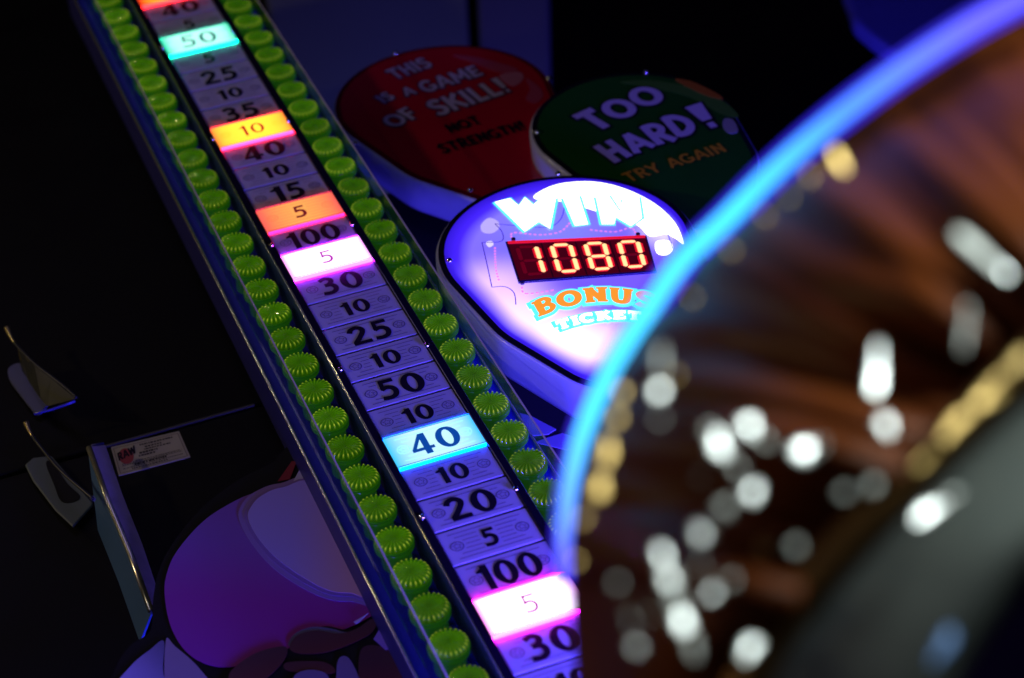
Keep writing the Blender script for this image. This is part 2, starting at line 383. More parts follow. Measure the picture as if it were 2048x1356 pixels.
for i, txt in vals.items():
    yc = -i-.5; lit = LIT.get(i)
    z = .0 if not lit else .058
    mb = MB(); hh = .468 if not lit else .49
    mb = MB(); mb.box(.0, WCELL, yc-hh, yc+hh, -.055, z-.002)
    cell = mb.build('score_cell', lit[0] if lit else m_cell, tower, (WCELL/2, yc, z), fix='closed', bevel=.012 if not lit else 0)
    if lit:
        cell['label'] = {-2: 'cell lit red-orange', 1: 'cell lit mint green', 6: 'cell lit yellow', 10: 'cell lit orange', 12: 'cell lit white-pink under the 100', 19: 'cell lit cyan', 24: 'lowest cell, lit white-pink'}[i]
        ml = mat('glow_lip_%d' % (i+3), LIPC[i], .4, emis=LIPC[i], es=LIPS[i])
        for a, b in ((-.502, -.491), (.491, .502)):  # added glowing strips beside the lit cell: spill colour onto the neighbours
            mb = MB(); mb.box(.0, WCELL, yc+a, yc+b, -.05, z-.006)
            mb.build('spill_strip', ml, cell, (WCELL/2, yc+a, z), fix='closed')
        for a in (-.472, .472):                      # printed border line
            mb = MB(); mb.box(.0, WCELL, yc+a-.009, yc+a+.009, z-.001, z+.002)
            mb.build('printed_border', mat('lit_border_%d%d' % (i+3, a > 0), (.01, .0, .02), .4, emis=lit[1], es=.6), cell, (WCELL/2, yc+a, z), fix='closed')
    big = txt not in ('5', '10')
    h = .67 if big else .50
    
    k = lit[3] if lit else .92
    mb = MB(); text_mb(mb, txt, DIG, WCELL/2, yc-h/2-.01, h, z+.008, k=k, gap=.07 if txt != '100' else .05, center=True, sx=.97 if txt != '100' else .86)
    if lit: mi = mat('lit_ink_%d' % (i+3), (.02, .01, .02), .4, emis=lit[1], es=1.0)
    else: mi = m_ink
    mb.build('number', mi, cell, (WCELL/2, yc, z+.008))
    mb = MB()
    ok = True
    if lit and lit[2] is None: ok = False
    if ok:
        for cx in (.25, WCELL-.25): star_ring(mb, cx, yc, z+.004)
        tw = {'5': .18, '10': .33, '100': .66}.get(txt, .46)
        for q in range(7):
            yy = yc+(q-3)*.115
            for sgn in (-1, 1):
                xi = tw*(1.0 if abs(q-3) < 3 else 0)
                xo = .62-.20*(abs(q-3) < 2)+(.08 if abs(q-3) == 3 else 0)
                xo = {0: .47, 1: .50, 2: .62, 3: .72}[abs(q-3)]
                if abs(q-3) == 3: xi = 0
                if xo-xi > .04: mb.ribbon([(WCELL/2+sgn*xi, yy), (WCELL/2+sgn*xo, yy)], .014, z+.0035)
        mln = m_line if not lit else mat('lit_star_%d' % (i+3), lit[2], .4, emis=lit[2], es=.9)
        mb.build('star_ring', mln, cell, (WCELL/2, yc, z+.004))
mb = MB(); mb.box(.0, WCELL, Y1+.01, Y0-.01, -.058, -.030)
mb.build('divider', m_box, tower, (.9, Y1, 0), fix='closed')
# screws of the frame
m_chrome = mat('chrome', (.8, .8, .82), .12, 1.0, var=.05)
mb = MB()
prof = [(.062, 0), (.062, .012), (.055, .034), (.038, .052), (.018, .06)]
mb.rings([[(r*math.cos(2*math.pi*k/16), r*math.sin(2*math.pi*k/16), z) for k in range(16)] for r, z in prof], True, True)
scr0 = mb.build('screw', m_chrome, tower, (0, 0, 0), smooth=True)
first = True
for j in range(-1, 6):
    for x in (-.075, 1.81):
        o = scr0 if first else scr0.copy()
        if not first: COL.objects.link(o); o.parent = tower
        first = False
        o.location = W(x, -1.5-5*j, .031)-wloc(tower)

# green cabochon bulbs
def bulb_mats():
    m = bpy.data.materials.new('green_lens'); m.use_nodes = True; nt = m.node_tree; n = nt.nodes; L = nt.links
    b = n['Principled BSDF']
    tc = n.new('ShaderNodeTexCoord'); nz = n.new('ShaderNodeTexNoise'); nz.inputs['Scale'].default_value = 90
    L.new(tc.outputs['Object'], nz.inputs['Vector'])
    cr = n.new('ShaderNodeMix'); cr.data_type = 'RGBA'; cr.inputs[6].default_value = (.16, .42, .02, 1); cr.inputs[7].default_value = (.26, .50, .03, 1)
    L.new(nz.outputs['Fac'], cr.inputs[0]); L.new(cr.outputs[2], b.inputs['Base Color'])
    b.inputs['Roughness'].default_value = .05; b.inputs['IOR'].default_value = 1.47
    b.inputs['Transmission Weight'].default_value = .6
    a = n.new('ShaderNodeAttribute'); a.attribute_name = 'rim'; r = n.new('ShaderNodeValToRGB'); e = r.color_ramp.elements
    e[0].position = 0; e[0].color = (.014, .055, .0, 1); e[1].position = 1; e[1].color = (1.0, 1.0, .10, 1); q = e.new(.3); q.color = (.16, .30, .006, 1)  # yellow rim glints and dark flute valleys put into the emission
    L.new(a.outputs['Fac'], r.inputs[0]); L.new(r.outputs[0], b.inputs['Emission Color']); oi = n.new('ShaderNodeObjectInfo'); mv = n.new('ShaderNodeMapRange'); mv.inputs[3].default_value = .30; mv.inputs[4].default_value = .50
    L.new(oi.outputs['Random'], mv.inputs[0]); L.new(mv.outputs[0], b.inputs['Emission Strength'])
    # glowing socket under the lens, browner over the unlit filament
    g = bpy.data.materials.new('green_socket'); g.use_nodes = True; nt = g.node_tree; n = nt.nodes; L = nt.links
    b = n['Principled BSDF']; b.inputs['Base Color'].default_value = (.05, .30, .015, 1); b.inputs['Roughness'].default_value = .35
    tc = n.new('ShaderNodeTexCoord'); ln = n.new('ShaderNodeVectorMath'); ln.operation = 'LENGTH'
    mp = n.new('ShaderNodeMapping'); mp.inputs['Scale'].default_value = (1, .3, 1); L.new(tc.outputs['Object'], mp.inputs[0]); L.new(mp.outputs[0], ln.inputs[0])
    r = n.new('ShaderNodeValToRGB'); r.color_ramp.elements[0].position = .0; r.color_ramp.elements[0].color = (.10, .11, .01, 1)
    r.color_ramp.elements[1].position = .9; r.color_ramp.elements[1].color = (.16, .46, .008, 1)
    mr = n.new('ShaderNodeMapRange'); mr.inputs[2].default_value = .35*U
    L.new(ln.outputs['Value'], mr.inputs[0]); L.new(mr.outputs[0], r.inputs[0]); L.new(r.outputs[0], b.inputs['Emission Color'])
    b.inputs['Emission Strength'].default_value = .5
    return m, g
m_lens, m_sock = bulb_mats()
m_body = mat('green_body', (.05, .32, .03), .18, emis=(.02, .14, .004), es=.24, var=.15, coat=.5)
NF, NS = 22, 176
def cap_ring(r, z, amp=0.):
    return [(r*math.cos(2*math.pi*k/NS), r*math.sin(2*math.pi*k/NS), z+amp*math.cos(NF*2*math.pi*k/NS)) for k in range(NS)]
def make_bulb():
    mb = MB()                                        # outer collar and body below
    mb.rings([[(r*math.cos(2*math.pi*k/36), r*math.sin(2*math.pi*k/36), z) for k in range(36)] for r, z in
              ((.27, -.50), (.27, -.14), (.33, -.13), (.350, -.115), (.350, -.075), (.337, -.065), (.337, -.05), (.356, -.04), (.356, -.012), (.348, .0), (.335, -.005))], True, False)
    body = mb.build('bulb', m_body, tower, (0, 0, 0), smooth=True)
    mb = MB(); mb.rings([[(r*math.cos(2*math.pi*k/36), r*math.sin(2*math.pi*k/36), z) for k in range(36)] for r, z in ((.32, -.03), (.30, -.045), (.15, -.05), (.02, -.05))], False, True)
    sk = mb.build('socket', m_sock, body, (0, 0, 0), smooth=True)
    mb = MB()
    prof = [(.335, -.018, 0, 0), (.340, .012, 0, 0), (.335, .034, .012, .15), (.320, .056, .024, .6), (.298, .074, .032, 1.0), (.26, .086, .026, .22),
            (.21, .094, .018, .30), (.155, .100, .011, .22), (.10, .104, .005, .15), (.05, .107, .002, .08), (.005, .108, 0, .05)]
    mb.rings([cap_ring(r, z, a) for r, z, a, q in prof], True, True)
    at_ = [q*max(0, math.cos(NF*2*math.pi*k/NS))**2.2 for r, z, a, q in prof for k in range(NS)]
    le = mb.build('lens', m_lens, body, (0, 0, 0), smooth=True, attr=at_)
    return body, sk, le
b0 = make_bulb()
def place_bulb(x, y, src):
    if src is None:
        objs = b0
    else:
        objs = [q.copy() for q in b0]
        for q in objs: COL.objects.link(q)
        objs[0].parent = tower
        for q in objs[1:]: q.parent = objs[0]
    objs[0].location = W(x, y, -.46)-wloc(tower); objs[0].scale = (1.1, 1.1, 1.1); objs[0].rotation_euler = (random.uniform(-.05, .05), random.uniform(-3, 3), random.uniform(-.05, .05))
    return objs
n = 0
for col, (x, yb) in enumerate(((-.645, 1.62), (2.49, 1.66))):
    for k in range(-3, 30):
        y = yb-k*1.0
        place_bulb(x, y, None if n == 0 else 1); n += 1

# ---------------------------------------------------------------- bubble signs
def hull(P):
    P = sorted(set(P))
    def half(Q):
        h = []
        for p in Q:
            while len(h) > 1 and (h[-1][0]-h[-2][0])*(p[1]-h[-2][1])-(h[-1][1]-h[-2][1])*(p[0]-h[-2][0]) <= 0: h.pop()
            h.append(p)
        return h
    a, b = half(P), half(P[::-1]); return a[:-1]+b[:-1]
def resample(P, n):
    L = [0]
    for k in range(len(P)): L.append(L[-1]+(Vector(P[(k+1) % len(P)])-Vector(P[k])).length)
    out = []; j = 0
    for k in range(n):
        t = L[-1]*k/n
        while L[j+1] < t: j += 1
        f = (t-L[j])/(L[j+1]-L[j]); out.append(Vector(P[j]).lerp(Vector(P[(j+1) % len(P)]), f))
    return out
def outline(circles, n=120):
    H = []
    for x, y, r in circles: H += [(x+r*math.cos(2*math.pi*k/90), y+r*math.sin(2*math.pi*k/90)) for k in range(90)]
    return resample(hull(H), n)
def inset(P, d):
    n = len(P); out = []
    for k in range(n):
        t = (P[(k+1) % n]-P[k-1]).normalized(); out.append(P[k]+Vector((-t.y, t.x))*d)
    return out
def R3(P, z): return [(p.x, p.y, z) for p in P]
m_case = mat('white_plastic_casing', (.42, .44, .85), .32, var=.06, coat=.3)
m_border = mat('black_border', (.008, .006, .02), .15, coat=.7)
def sign_body(name, pos, circles, z, depth, label, face_mat, border_mat=None):
    t = empty(name, pos, label, 'sign', 'bubble shaped signs beside the tower')
    P = outline(circles)
    mb = MB()
    mb.rings([R3(inset(P, .10), z-depth), R3(inset(P, .02), z-depth+.03), R3(P, z-depth+.12), R3(inset(P, -.03), z-.30), R3(inset(P, -.03), z-.10), R3(inset(P, .0), z-.03), R3(inset(P, .03), z-.012)], True, True)
    mb.build('casing', m_case, t, (*pos[:2], z-depth), smooth=True)
    mb = MB(); Q = inset(P, .035)
    mb.rings([R3(Q, z-.010), R3(Q, z+.012), R3(inset(P, .17), z+.018)], False, True)
    mb.build('border', border_mat or m_border, t, (*pos[:2], z), fix='closed')
    mb = MB(); c = sum(P, Vector((0, 0)))/len(P); rows = []; att = []
    for s in (0, .08, .16, .24, .34, .46, .6, .8, .999):
        base = inset(P, .17)
        rows.append([(p.x*(1-s)+c.x*s, p.y*(1-s)+c.y*s, z+.022) for p in base]); att += [s]*len(base)
    mb.rings(rows, False, True)
    f = mb.build('face', face_mat, t, (c.x, c.y, z), attr=att)
    return t, P, c
def sign_screws(t, pts, z):
    for p in pts:
        o = scr0.copy(); COL.objects.link(o); o.parent = t; o.location = W(*p, z+.012)-wloc(t); o.scale = (1.15,)*3

# red sign
m_red = mat('red_print', (.46, .003, .035), .25, coat=.5, var=.25, scale=4)
m_lett = mat('lavender_lettering', (.48, .42, .85), .35, var=.06)
m_navy = mat('navy_outline', (.02, .015, .10), .35)
m_dink = mat('dark_ink', (.004, .003, .016), .5, spec=.1)
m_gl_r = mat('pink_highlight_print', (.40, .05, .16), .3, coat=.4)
m_redborder = mat('dark_red_border', (.14, .002, .012), .2, coat=.6)
ZR = -1.3
t, P, c = sign_body('bubble_sign', (6.3, -10.6, ZR), [(6.25, -5.05, 2.82), (6.35, -7.2, 2.33), (6.6, -9.5, 1.25)], ZR, .95, 'dark red bubble sign reading THIS IS A GAME OF SKILL! NOT STRENGTH!', m_red, m_redborder)
def word(t, txt, a, b, h, z, m, mo, font=SANS, k=1., grow=.09, name='lettering', jig=None, dy=0, sxf=None):
    """word from pixel-free plane points a to b (baseline ends)"""
    d = Vector(b)-Vector(a); L_ = d.length; ang = math.degrees(math.atan2(d.y, d.x))
    tot = sum(font[q][0]+.06 for q in txt)-.06
    sx = L_/(tot*h)
    pl = rot(a, ang)
    if mo:
        mb = MB(); text_mb(mb, txt, font, 0, 0, h, z+.028, pl, k, grow, sx=sx, jig=jig); mb.build(name+'_outline', mo, t, (*a, z+.03))
    mb = MB(); text_mb(mb, txt, font, 0, 0, h, z+.045, pl, k, 0, sx=sx, jig=jig); mb.build(name, m, t, (*a, z+.05))
word(t, 'THIS', (5.45, -3.62), (6.60, -3.38), .58, ZR, m_lett, m_navy)
word(t, 'IS', (4.78, -4.62), (5.16, -4.5), .44, ZR, m_lett, m_navy)
word(t, 'A', (5.42, -4.55), (5.72, -4.52), .42, ZR, m_lett, m_navy)
word(t, 'GAME', (5.92, -4.62), (7.62, -4.42), .60, ZR, m_lett, m_navy)
word(t, 'OF', (4.62, -5.92), (5.45, -5.62), .62, ZR, m_lett, m_navy)
word(t, 'SKILL!', (5.82, -5.86), (7.98, -5.54), .80, ZR, m_lett, m_navy, k=1.1)
word(t, 'NOT', (5.82, -6.78), (6.72, -6.66), .44, ZR, m_dink, None, k=1.2)
word(t, 'STRENGTH!', (5.30, -7.60), (7.62, -7.46), .46, ZR, m_dink, None, k=1.2)
sign_screws(t, pts_at([(791, 108), (709, 289), (940, 382), (1098, 158)], ZR), ZR)
def blob(t, name, L, z, m, lift=.03, n=5):
    P = [p for p in catmull([Vector((*q, 0)) for q in pts_at(L, z)], n, True)]
    mb = MB(); prism(mb, [(p.x, p.y) for p in P], z+.023, z+lift)
    return mb.build(name, m, t, (P[0].x, P[0].y, z+.02), fix='closed')
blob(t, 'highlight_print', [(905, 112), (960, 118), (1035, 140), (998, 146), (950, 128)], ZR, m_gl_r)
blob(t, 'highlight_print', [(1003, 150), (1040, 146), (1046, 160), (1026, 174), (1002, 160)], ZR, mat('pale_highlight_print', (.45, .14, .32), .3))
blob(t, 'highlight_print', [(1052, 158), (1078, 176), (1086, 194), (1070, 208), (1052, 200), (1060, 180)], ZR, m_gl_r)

# green sign
m_green = mat('green_print', (.010, .095, .016), .22, coat=.5, var=.45, scale=3)
ZG = -.6
t, P, c = sign_body('bubble_sign', (9.7, -14.4, ZG), [(9.63, -9.42, 2.50), (9.65, -11.4, 2.15), (9.7, -13.2, 1.25)], ZG, .95, 'dark green bubble sign reading TOO HARD! TRY AGAIN', m_green)
HARD = dict(SANS)
word(t, 'TOO', (8.62, -9.42), (10.95, -8.93), .98, ZG, m_lett, m_border, k=1.25, grow=.13, jig=[(4, 0, 1), (0, .05, .92), (-6, .12, .92)])
word(t, 'HARD', (8.42, -10.92), (10.98, -10.62), .98, ZG, m_lett, m_border, k=1.3, grow=.13, jig=[(6, 0, .95), (3, .05, .9), (-4, .09, .98), (-8, .14, 1)])
word(t, '!', (11.20, -10.52), (11.62, -10.42), 1.1, ZG, m_lett, m_border, k=1.35, grow=.13, jig=[(-10, 0, 1)])
m_orange = mat('orange_lettering', (.55, .28, .02), .4)
word(t, 'TRY', (8.46, -11.84), (9.38, -11.72), .42, ZG, m_orange, None, k=1.0)
word(t, 'AGAIN', (9.60, -11.72), (11.12, -11.62), .42, ZG, m_orange, None, k=1.0)
sign_screws(t, pts_at([(1292, 146), (1074, 266)], ZG), ZG)
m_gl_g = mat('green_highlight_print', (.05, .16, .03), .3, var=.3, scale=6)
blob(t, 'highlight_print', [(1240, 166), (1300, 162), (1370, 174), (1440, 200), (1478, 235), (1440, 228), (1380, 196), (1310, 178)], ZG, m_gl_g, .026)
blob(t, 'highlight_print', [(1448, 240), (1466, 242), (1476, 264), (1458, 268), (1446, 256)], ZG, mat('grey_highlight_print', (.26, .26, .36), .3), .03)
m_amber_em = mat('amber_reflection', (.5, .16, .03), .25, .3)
blob(t, 'amber_reflection_shape', [(1350, 160), (1384, 165), (1432, 188), (1446, 200), (1420, 195), (1384, 180)], ZG, m_amber_em, .03)  # reflection on the sign border drawn as a coloured shape

# WIN sign, lit from inside
def win_face():
    m = bpy.data.materials.new('backlit_violet_face'); m.use_nodes = True; nt = m.node_tree; n = nt.nodes; L = nt.links
    b = n['Principled BSDF']; b.inputs['Base Color'].default_value = (.2, .15, .5, 1); b.inputs['Roughness'].default_value = .25
    at_ = n.new('ShaderNodeAttribute'); at_.attribute_name = 'rim'
    r = n.new('ShaderNodeValToRGB'); e = r.color_ramp.elements
    e[0].position = 0; e[0].color = (.015, .0, .55, 1); e[1].position = .42; e[1].color = (.18, .10, 1, 1)
    q = e.new(.10); q.color = (.05, .01, 1, 1); q = e.new(.20); q.color = (.22, .15, 1, 1)
    L.new(at_.outputs['Fac'], r.inputs[0])
    tc = n.new('ShaderNodeTexCoord')
    last = r.outputs[0]
    # (x, y) in tower units from the face centre, radius, colour, strength: LED hot spots behind the print
    for hx, hy, rad, colr, s in ((-1.95, .2, 1.7, (1, .66, 1), .75), (-1.75, -1.5, 1.9, (1, .74, .96), 1.1), (-.9, -2.7, 1.8, (1, .74, .96), 1.15), (.5, -2.9, 1.5, (.7, .42, .9), .6), (2.4, .6, 1.2, (.8, .75, 1), .9), (0.0, 1.6, 2.4, (.10, .25, .8), .5)):
        vm = n.new('ShaderNodeVectorMath'); vm.operation = 'DISTANCE'; L.new(tc.outputs['Object'], vm.inputs[0]); vm.inputs[1].default_value = tuple(W(hx, hy, 0))
        mr = n.new('ShaderNodeMapRange'); mr.interpolation_type = 'SMOOTHERSTEP'; mr.inputs[1].default_value = 0; mr.inputs[2].default_value = rad*U
        mr.inputs[3].default_value = s; mr.inputs[4].default_value = 0
        L.new(vm.outputs['Value'], mr.inputs[0])
        m2 = n.new('ShaderNodeMapRange'); m2.inputs[1].default_value = .03; m2.inputs[2].default_value = .22; L.new(at_.outputs['Fac'], m2.inputs[0])
        mu = n.new('ShaderNodeMath'); mu.operation = 'MULTIPLY'; L.new(mr.outputs[0], mu.inputs[0]); L.new(m2.outputs[0], mu.inputs[1])
        vs = n.new('ShaderNodeVectorMath'); vs.operation = 'SCALE'; vs.inputs[0].default_value = colr; L.new(mu.outputs[0], vs.inputs['Scale'])
        ad = n.new('ShaderNodeVectorMath'); ad.operation = 'ADD'; L.new(last, ad.inputs[0]); L.new(vs.outputs[0], ad.inputs[1]); last = ad.outputs[0]
    L.new(last, b.inputs['Emission Color']); b.inputs['Emission Strength'].default_value = 1.0
    return m
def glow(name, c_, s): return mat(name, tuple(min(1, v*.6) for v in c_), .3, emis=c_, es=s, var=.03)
ZW = 0.0
t, P, cW = sign_body('bubble_sign', (5.5, -19.8, ZW), [(5.84, -14.35, 2.86), (5.75, -16.2, 2.55), (5.5, -18.1, 1.62)], ZW, 1.0, 'lit violet bubble sign reading WIN 1080 BONUS TICKETS', win_face())
t['label'] = 'brightly lit violet bubble sign reading WIN 1080 BONUS TICKETS'
win = t
sign_screws(t, pts_at([(1116, 349), (899, 523)], ZW), ZW)
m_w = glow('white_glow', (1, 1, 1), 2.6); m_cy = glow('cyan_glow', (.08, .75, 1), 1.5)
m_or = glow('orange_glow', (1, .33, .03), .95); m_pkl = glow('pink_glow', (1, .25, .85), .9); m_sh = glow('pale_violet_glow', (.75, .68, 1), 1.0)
# white highlight crescent and its little blobs
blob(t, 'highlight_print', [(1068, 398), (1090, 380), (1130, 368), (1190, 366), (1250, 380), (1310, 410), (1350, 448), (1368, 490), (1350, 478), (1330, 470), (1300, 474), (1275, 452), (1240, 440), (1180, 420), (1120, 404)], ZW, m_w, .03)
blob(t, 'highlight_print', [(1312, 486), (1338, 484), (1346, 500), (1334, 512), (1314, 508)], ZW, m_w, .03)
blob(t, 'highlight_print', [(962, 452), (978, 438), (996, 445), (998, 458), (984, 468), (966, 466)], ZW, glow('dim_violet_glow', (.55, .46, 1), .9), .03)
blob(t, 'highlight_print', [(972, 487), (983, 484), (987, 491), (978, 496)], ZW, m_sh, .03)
# ticket outline: thin dark line and pink stitches
def line_px(t, L, wdt, m, name, z, lift, dashes=0):
    P = [Vector((p.x, p.y)) for p in catmull([Vector((*q, 0)) for q in pts_at(L, z)], 6)]
    mb = MB()
    if not dashes: mb.ribbon([tuple(p) for p in P], wdt, z+lift)
    else:
        acc = 0; Q = []
        for a, b in zip(P[:-1], P[1:]):
            n_ = max(1, int((b-a).length/.02))
            for k in range(n_): Q.append(a.lerp(b, k/n_))
        for k in range(0, len(Q)-3, 5): mb.ribbon([tuple(q) for q in Q[k:k+4]], wdt, z+lift)
    return mb.build(name, m, t, (P[0].x, P[0].y, z+lift))
m_thin = mat('thin_ink', (.03, .02, .12), .5, emis=(.05, .02, .3), es=1)
for L in ([(1130, 412), (1122, 440), (1100, 456), (1060, 456), (990, 450)], [(990, 450), (1004, 466), (1006, 482), (992, 487), (964, 487)], [(964, 487), (974, 530), (984, 577)], [(984, 577), (1010, 576), (1028, 588), (1032, 612)], [(1336, 470), (1345, 500)]):
    line_px(t, L, .022, m_thin, 'ticket_outline', ZW, .034)
for L in ([(1140, 448), (1120, 466), (1080, 472), (1026, 468), (1026, 484)], [(1180, 462), (1230, 466), (1262, 458), (1274, 474)], [(990, 497), (992, 540), (1000, 570)], [(1044, 576), (1052, 590), (1110, 582)]):
    line_px(t, L, .04, m_pkl, 'ticket_stitching', ZW, .036, 1)
# WIN letters (blocky, cyan edged)
def letter_poly(t, name, polys, z, m, mo, g=.05):
    for m_, gg, lift in ((mo, g, .045), (m, 0, .055)):
        mb = MB()
        for L in polys:
            P = [Vector(p) for p in pts_at(L, z)]
            c_ = sum(P, Vector((0, 0)))/len(P)
            area = sum(P[k].x*P[(k+1) % len(P)].y-P[(k+1) % len(P)].x*P[k].y for k in range(len(P)))
            if area < 0: P = P[::-1]
            Q = inset(P, -gg) if gg else P
            mb.poly([(p.x, p.y, z+lift) for p in Q])
        mb.build(name+('_edge' if m_ is mo else ''), m_, t, (c_.x, c_.y, z+lift))
letter_poly(t, 'lettering', [
    [(990, 408), (1020, 401), (1038, 416), (1050, 399), (1067, 414), (1078, 404), (1112, 400), (1100, 461), (1078, 447), (1050, 467)],
    [(1126, 400), (1158, 396), (1176, 452), (1150, 455)],
    [(1192, 398), (1218, 396), (1240, 428), (1246, 404), (1278, 398), (1284, 440), (1262, 456), (1232, 438), (1228, 452), (1204, 452)],
], ZW, m_w, m_cy, .06)
# BONUS / TICKETS on arcs
exd = Vector((.934, -.357))
def arc_text(t, s, p0, p1, sag, h, z, m, mo, grow, font=SLAB, edge2=None, k=1.0, hh=None):
    a, b = Vector(p0), Vector(p1); d = (b-a); L_ = d.length; e = d/L_; nrm = Vector((-e.y, e.x))
    nrm = (nrm*.9+Vector((.17, .98))*.25).normalized()
    tot = sum(font[q][0]+.08 for q in s)-.08; sx = L_/(tot*h)
    def pl(x, y):
        u = x/L_; off = 4*sag*u*(1-u)
        r = (.5-u)*.5
        ax = e*math.cos(r)+nrm*math.sin(r); ay = nrm*math.cos(r)-e*math.sin(r)
        v = a+e*x+nrm*off+ay*(y)
        return (v.x, v.y)
    for mm, gr, lf in ((mo, grow, .04), (m, 0, .062)):
        mb = MB(); text_mb(mb, s, font, 0, 0, h, z+lf, pl, k, gr, gap=.08, sx=sx)
        mb.build('lettering' if mm is m else 'lettering_edge', mm, t, (*a, z+lf))
arc_text(t, 'BONUS', (4.30, -16.62), (6.55, -17.46), .40, .54, ZW, m_or, m_cy, .15)
arc_text(t, 'TICKETS', (4.48, -17.24), (6.40, -17.92), .26, .30, ZW, m_w, m_cy, .11)
# LED counter
m_dark_r = mat('dark_red_window', (.05, .0, .008), .2, coat=.3, emis=(.11, .0, .012), es=.45)
m_bez = mat('navy_bezel', (.02, .01, .12), .25)
m_halo = glow('red_glow', (1, .008, .03), .75); m_seg = glow('amber_glow', (1, .58, .24), 1.6)
m_unl = mat('unlit_segment', (.12, .0, .01), .4, emis=(.16, .0, .01), es=.7)
q0, q1, q2, q3 = pts_at([(1016, 491), (1290, 479), (1309, 546), (1040, 566)], ZW)
def dpl(x, y):                                       # x,y in 0..1 -> window plane, y up
    top = Vector(q0).lerp(Vector(q1), x); bot = Vector(q3).lerp(Vector(q2), x); v = bot.lerp(top, y); return (v.x, v.y)
def dprism(mb, L, z0, z1): prism(mb, [dpl(*p) for p in L], z0, z1)
mb = MB(); dprism(mb, [(-.015, -.04), (1.015, -.04), (1.015, 1.04), (-.015, 1.04)], .02, .075)
disp = mb.build('counter_display', m_bez, t, (*q3, .02), fix='closed', bevel=.01)
mb = MB(); dprism(mb, [(.0, .0), (1, .0), (1, 1), (.0, 1)], .0755, .079)
mb.build('window', m_dark_r, disp, (*q3, .077), fix='closed')
mb = MB(); dprism(mb, [(0, .965), (1, .965), (1, 1.02), (0, 1.02)], .0795, .10)
mb.build('window_lip', m_halo, disp, (*q0, .08), fix='closed')
SEG = {'1': 'bc', '0': 'abcdef', '8': 'abcdefg'}
def seg_poly(s, cx, w_, t_, g=0.):
    x0, x1 = cx-w_/2, cx+w_/2; y0, ym, y1 = .13, .49, .86; hx, hy = t_/2+g, (t_*2.05)/2+g*2.05; e = .012-g*.2
    H = lambda y: [(x0+e, y), (x0+e+hx*.8, y+hy), (x1-e-hx*.8, y+hy), (x1-e, y), (x1-e-hx*.8, y-hy), (x0+e+hx*.8, y-hy)]
    V = lambda x, a, b: [(x, a+.02), (x+hx, a+.02+hy*.7), (x+hx, b-.02-hy*.7), (x, b-.02), (x-hx, b-.02-hy*.7), (x-hx, a+.02+hy*.7)]
    return {'a': lambda: H(y1), 'g': lambda: H(ym), 'd': lambda: H(y0), 'b': lambda: V(x1, ym, y1), 'c': lambda: V(x1, y0, ym), 'f': lambda: V(x0, ym, y1), 'e': lambda: V(x0, y0, ym)}[s]()
for ch, cx in zip('1080', (.125, .375, .622, .868)):
    mb = MB(); mh = MB(); mu_ = MB()
    for s in 'abcdefg':
        if s in SEG[ch]:
            dprism(mb, seg_poly(s, cx, .135, .032), .0885, .092); dprism(mh, seg_poly(s, cx, .135, .032, .017), .082, .0845)
        else: dprism(mu_, seg_poly(s, cx, .135, .030), .080, .0815)
    d = mb.build('digit', m_seg, disp, (*dpl(cx, .5), .09), fix='closed')
    mh.build('digit_halo', m_halo, disp, (*dpl(cx, .5), .083), fix='closed')
    if mu_.v: mu_.build('unlit_segments', m_unl, disp, (*dpl(cx, .5), .081), fix='closed')
mb = MB()
for x in (.25, .5, .745): dprism(mb, [(x-.004, .0), (x+.004, .0), (x-.008, .96), (x-.016, .96)], .0795, .0812)
mb.build('window_divider', m_dink, disp, (*dpl(.5, .5), .08), fix='closed')
m_dot = mat('dark_pin', (.02, .01, .1), .3)
for p in ((1027, 482), (1276, 472), (1045, 569)):
    x, y = ray(*p, ZW); mb = MB(); mb.rings([[(x+.05*math.cos(a*math.pi/6), y+.05*math.sin(a*math.pi/6), z) for a in range(12)] for z in (.023, .07)], False, True)
    mb.build('pin', m_dot, t, (x, y, .03))

# ---------------------------------------------------------------- cartoon mallet board
ZM = -2.0
m_bk = mat('black_print', (.008, .008, .010), .5, var=.2, spec=.15)
mal = empty('mallet_cutout', (-3.2, -23.5, ZM-.3), 'flat cutout board printed with a big purple mallet head', 'cutout board')
def grad(name, c0, c1, axis, a, b, rough=.4):
    m = mat(name, c0, rough); nt = m.node_tree; n = nt.nodes; L = nt.links
    tc = n.new('ShaderNodeTexCoord'); vm = n.new('ShaderNodeVectorMath'); vm.operation = 'DOT_PRODUCT'; vm.inputs[1].default_value = axis
    L.new(tc.outputs['Object'], vm.inputs[0]); mr = n.new('ShaderNodeMapRange'); mr.inputs[1].default_value = a*U; mr.inputs[2].default_value = b*U; mr.interpolation_type = 'SMOOTHSTEP'
    L.new(vm.outputs['Value'], mr.inputs[0]); mx = n.new('ShaderNodeMix'); mx.data_type = 'RGBA'
    mx.inputs[6].default_value = (*c0, 1); mx.inputs[7].default_value = (*c1, 1); L.new(mr.outputs[0], mx.inputs[0]); L.new(mx.outputs[2], n['Principled BSDF'].inputs['Base Color'])
    return m
def art(name, L, lift, m, n=6, smooth_=True, org=None):
    P = pts_at(L, ZM)
    if smooth_: P = [(p.x, p.y) for p in catmull([Vector((*q, 0)) for q in P], n, True)]
    mb = MB(); prism(mb, P, ZM+(lift-.008 if lift > .02 else -.28), ZM+lift)
    o_ = org or P[0]
    return mb.build(name, m, mal, (*o_, ZM+lift), fix='closed')
art('outline_board', [(306, 1200), (318, 1140), (350, 1080), (410, 1010), (480, 958), (545, 925), (562, 905), (590, 890), (680, 900), (900, 1100), (960, 1400), (700, 1480), (200, 1480), (228, 1345), (262, 1290), (300, 1262)], .0, m_bk)
m_purp = grad('purple_print', (.26, .012, .34), (.20, .07, .52), (.5, 0, .8), -1.0, 1.2)
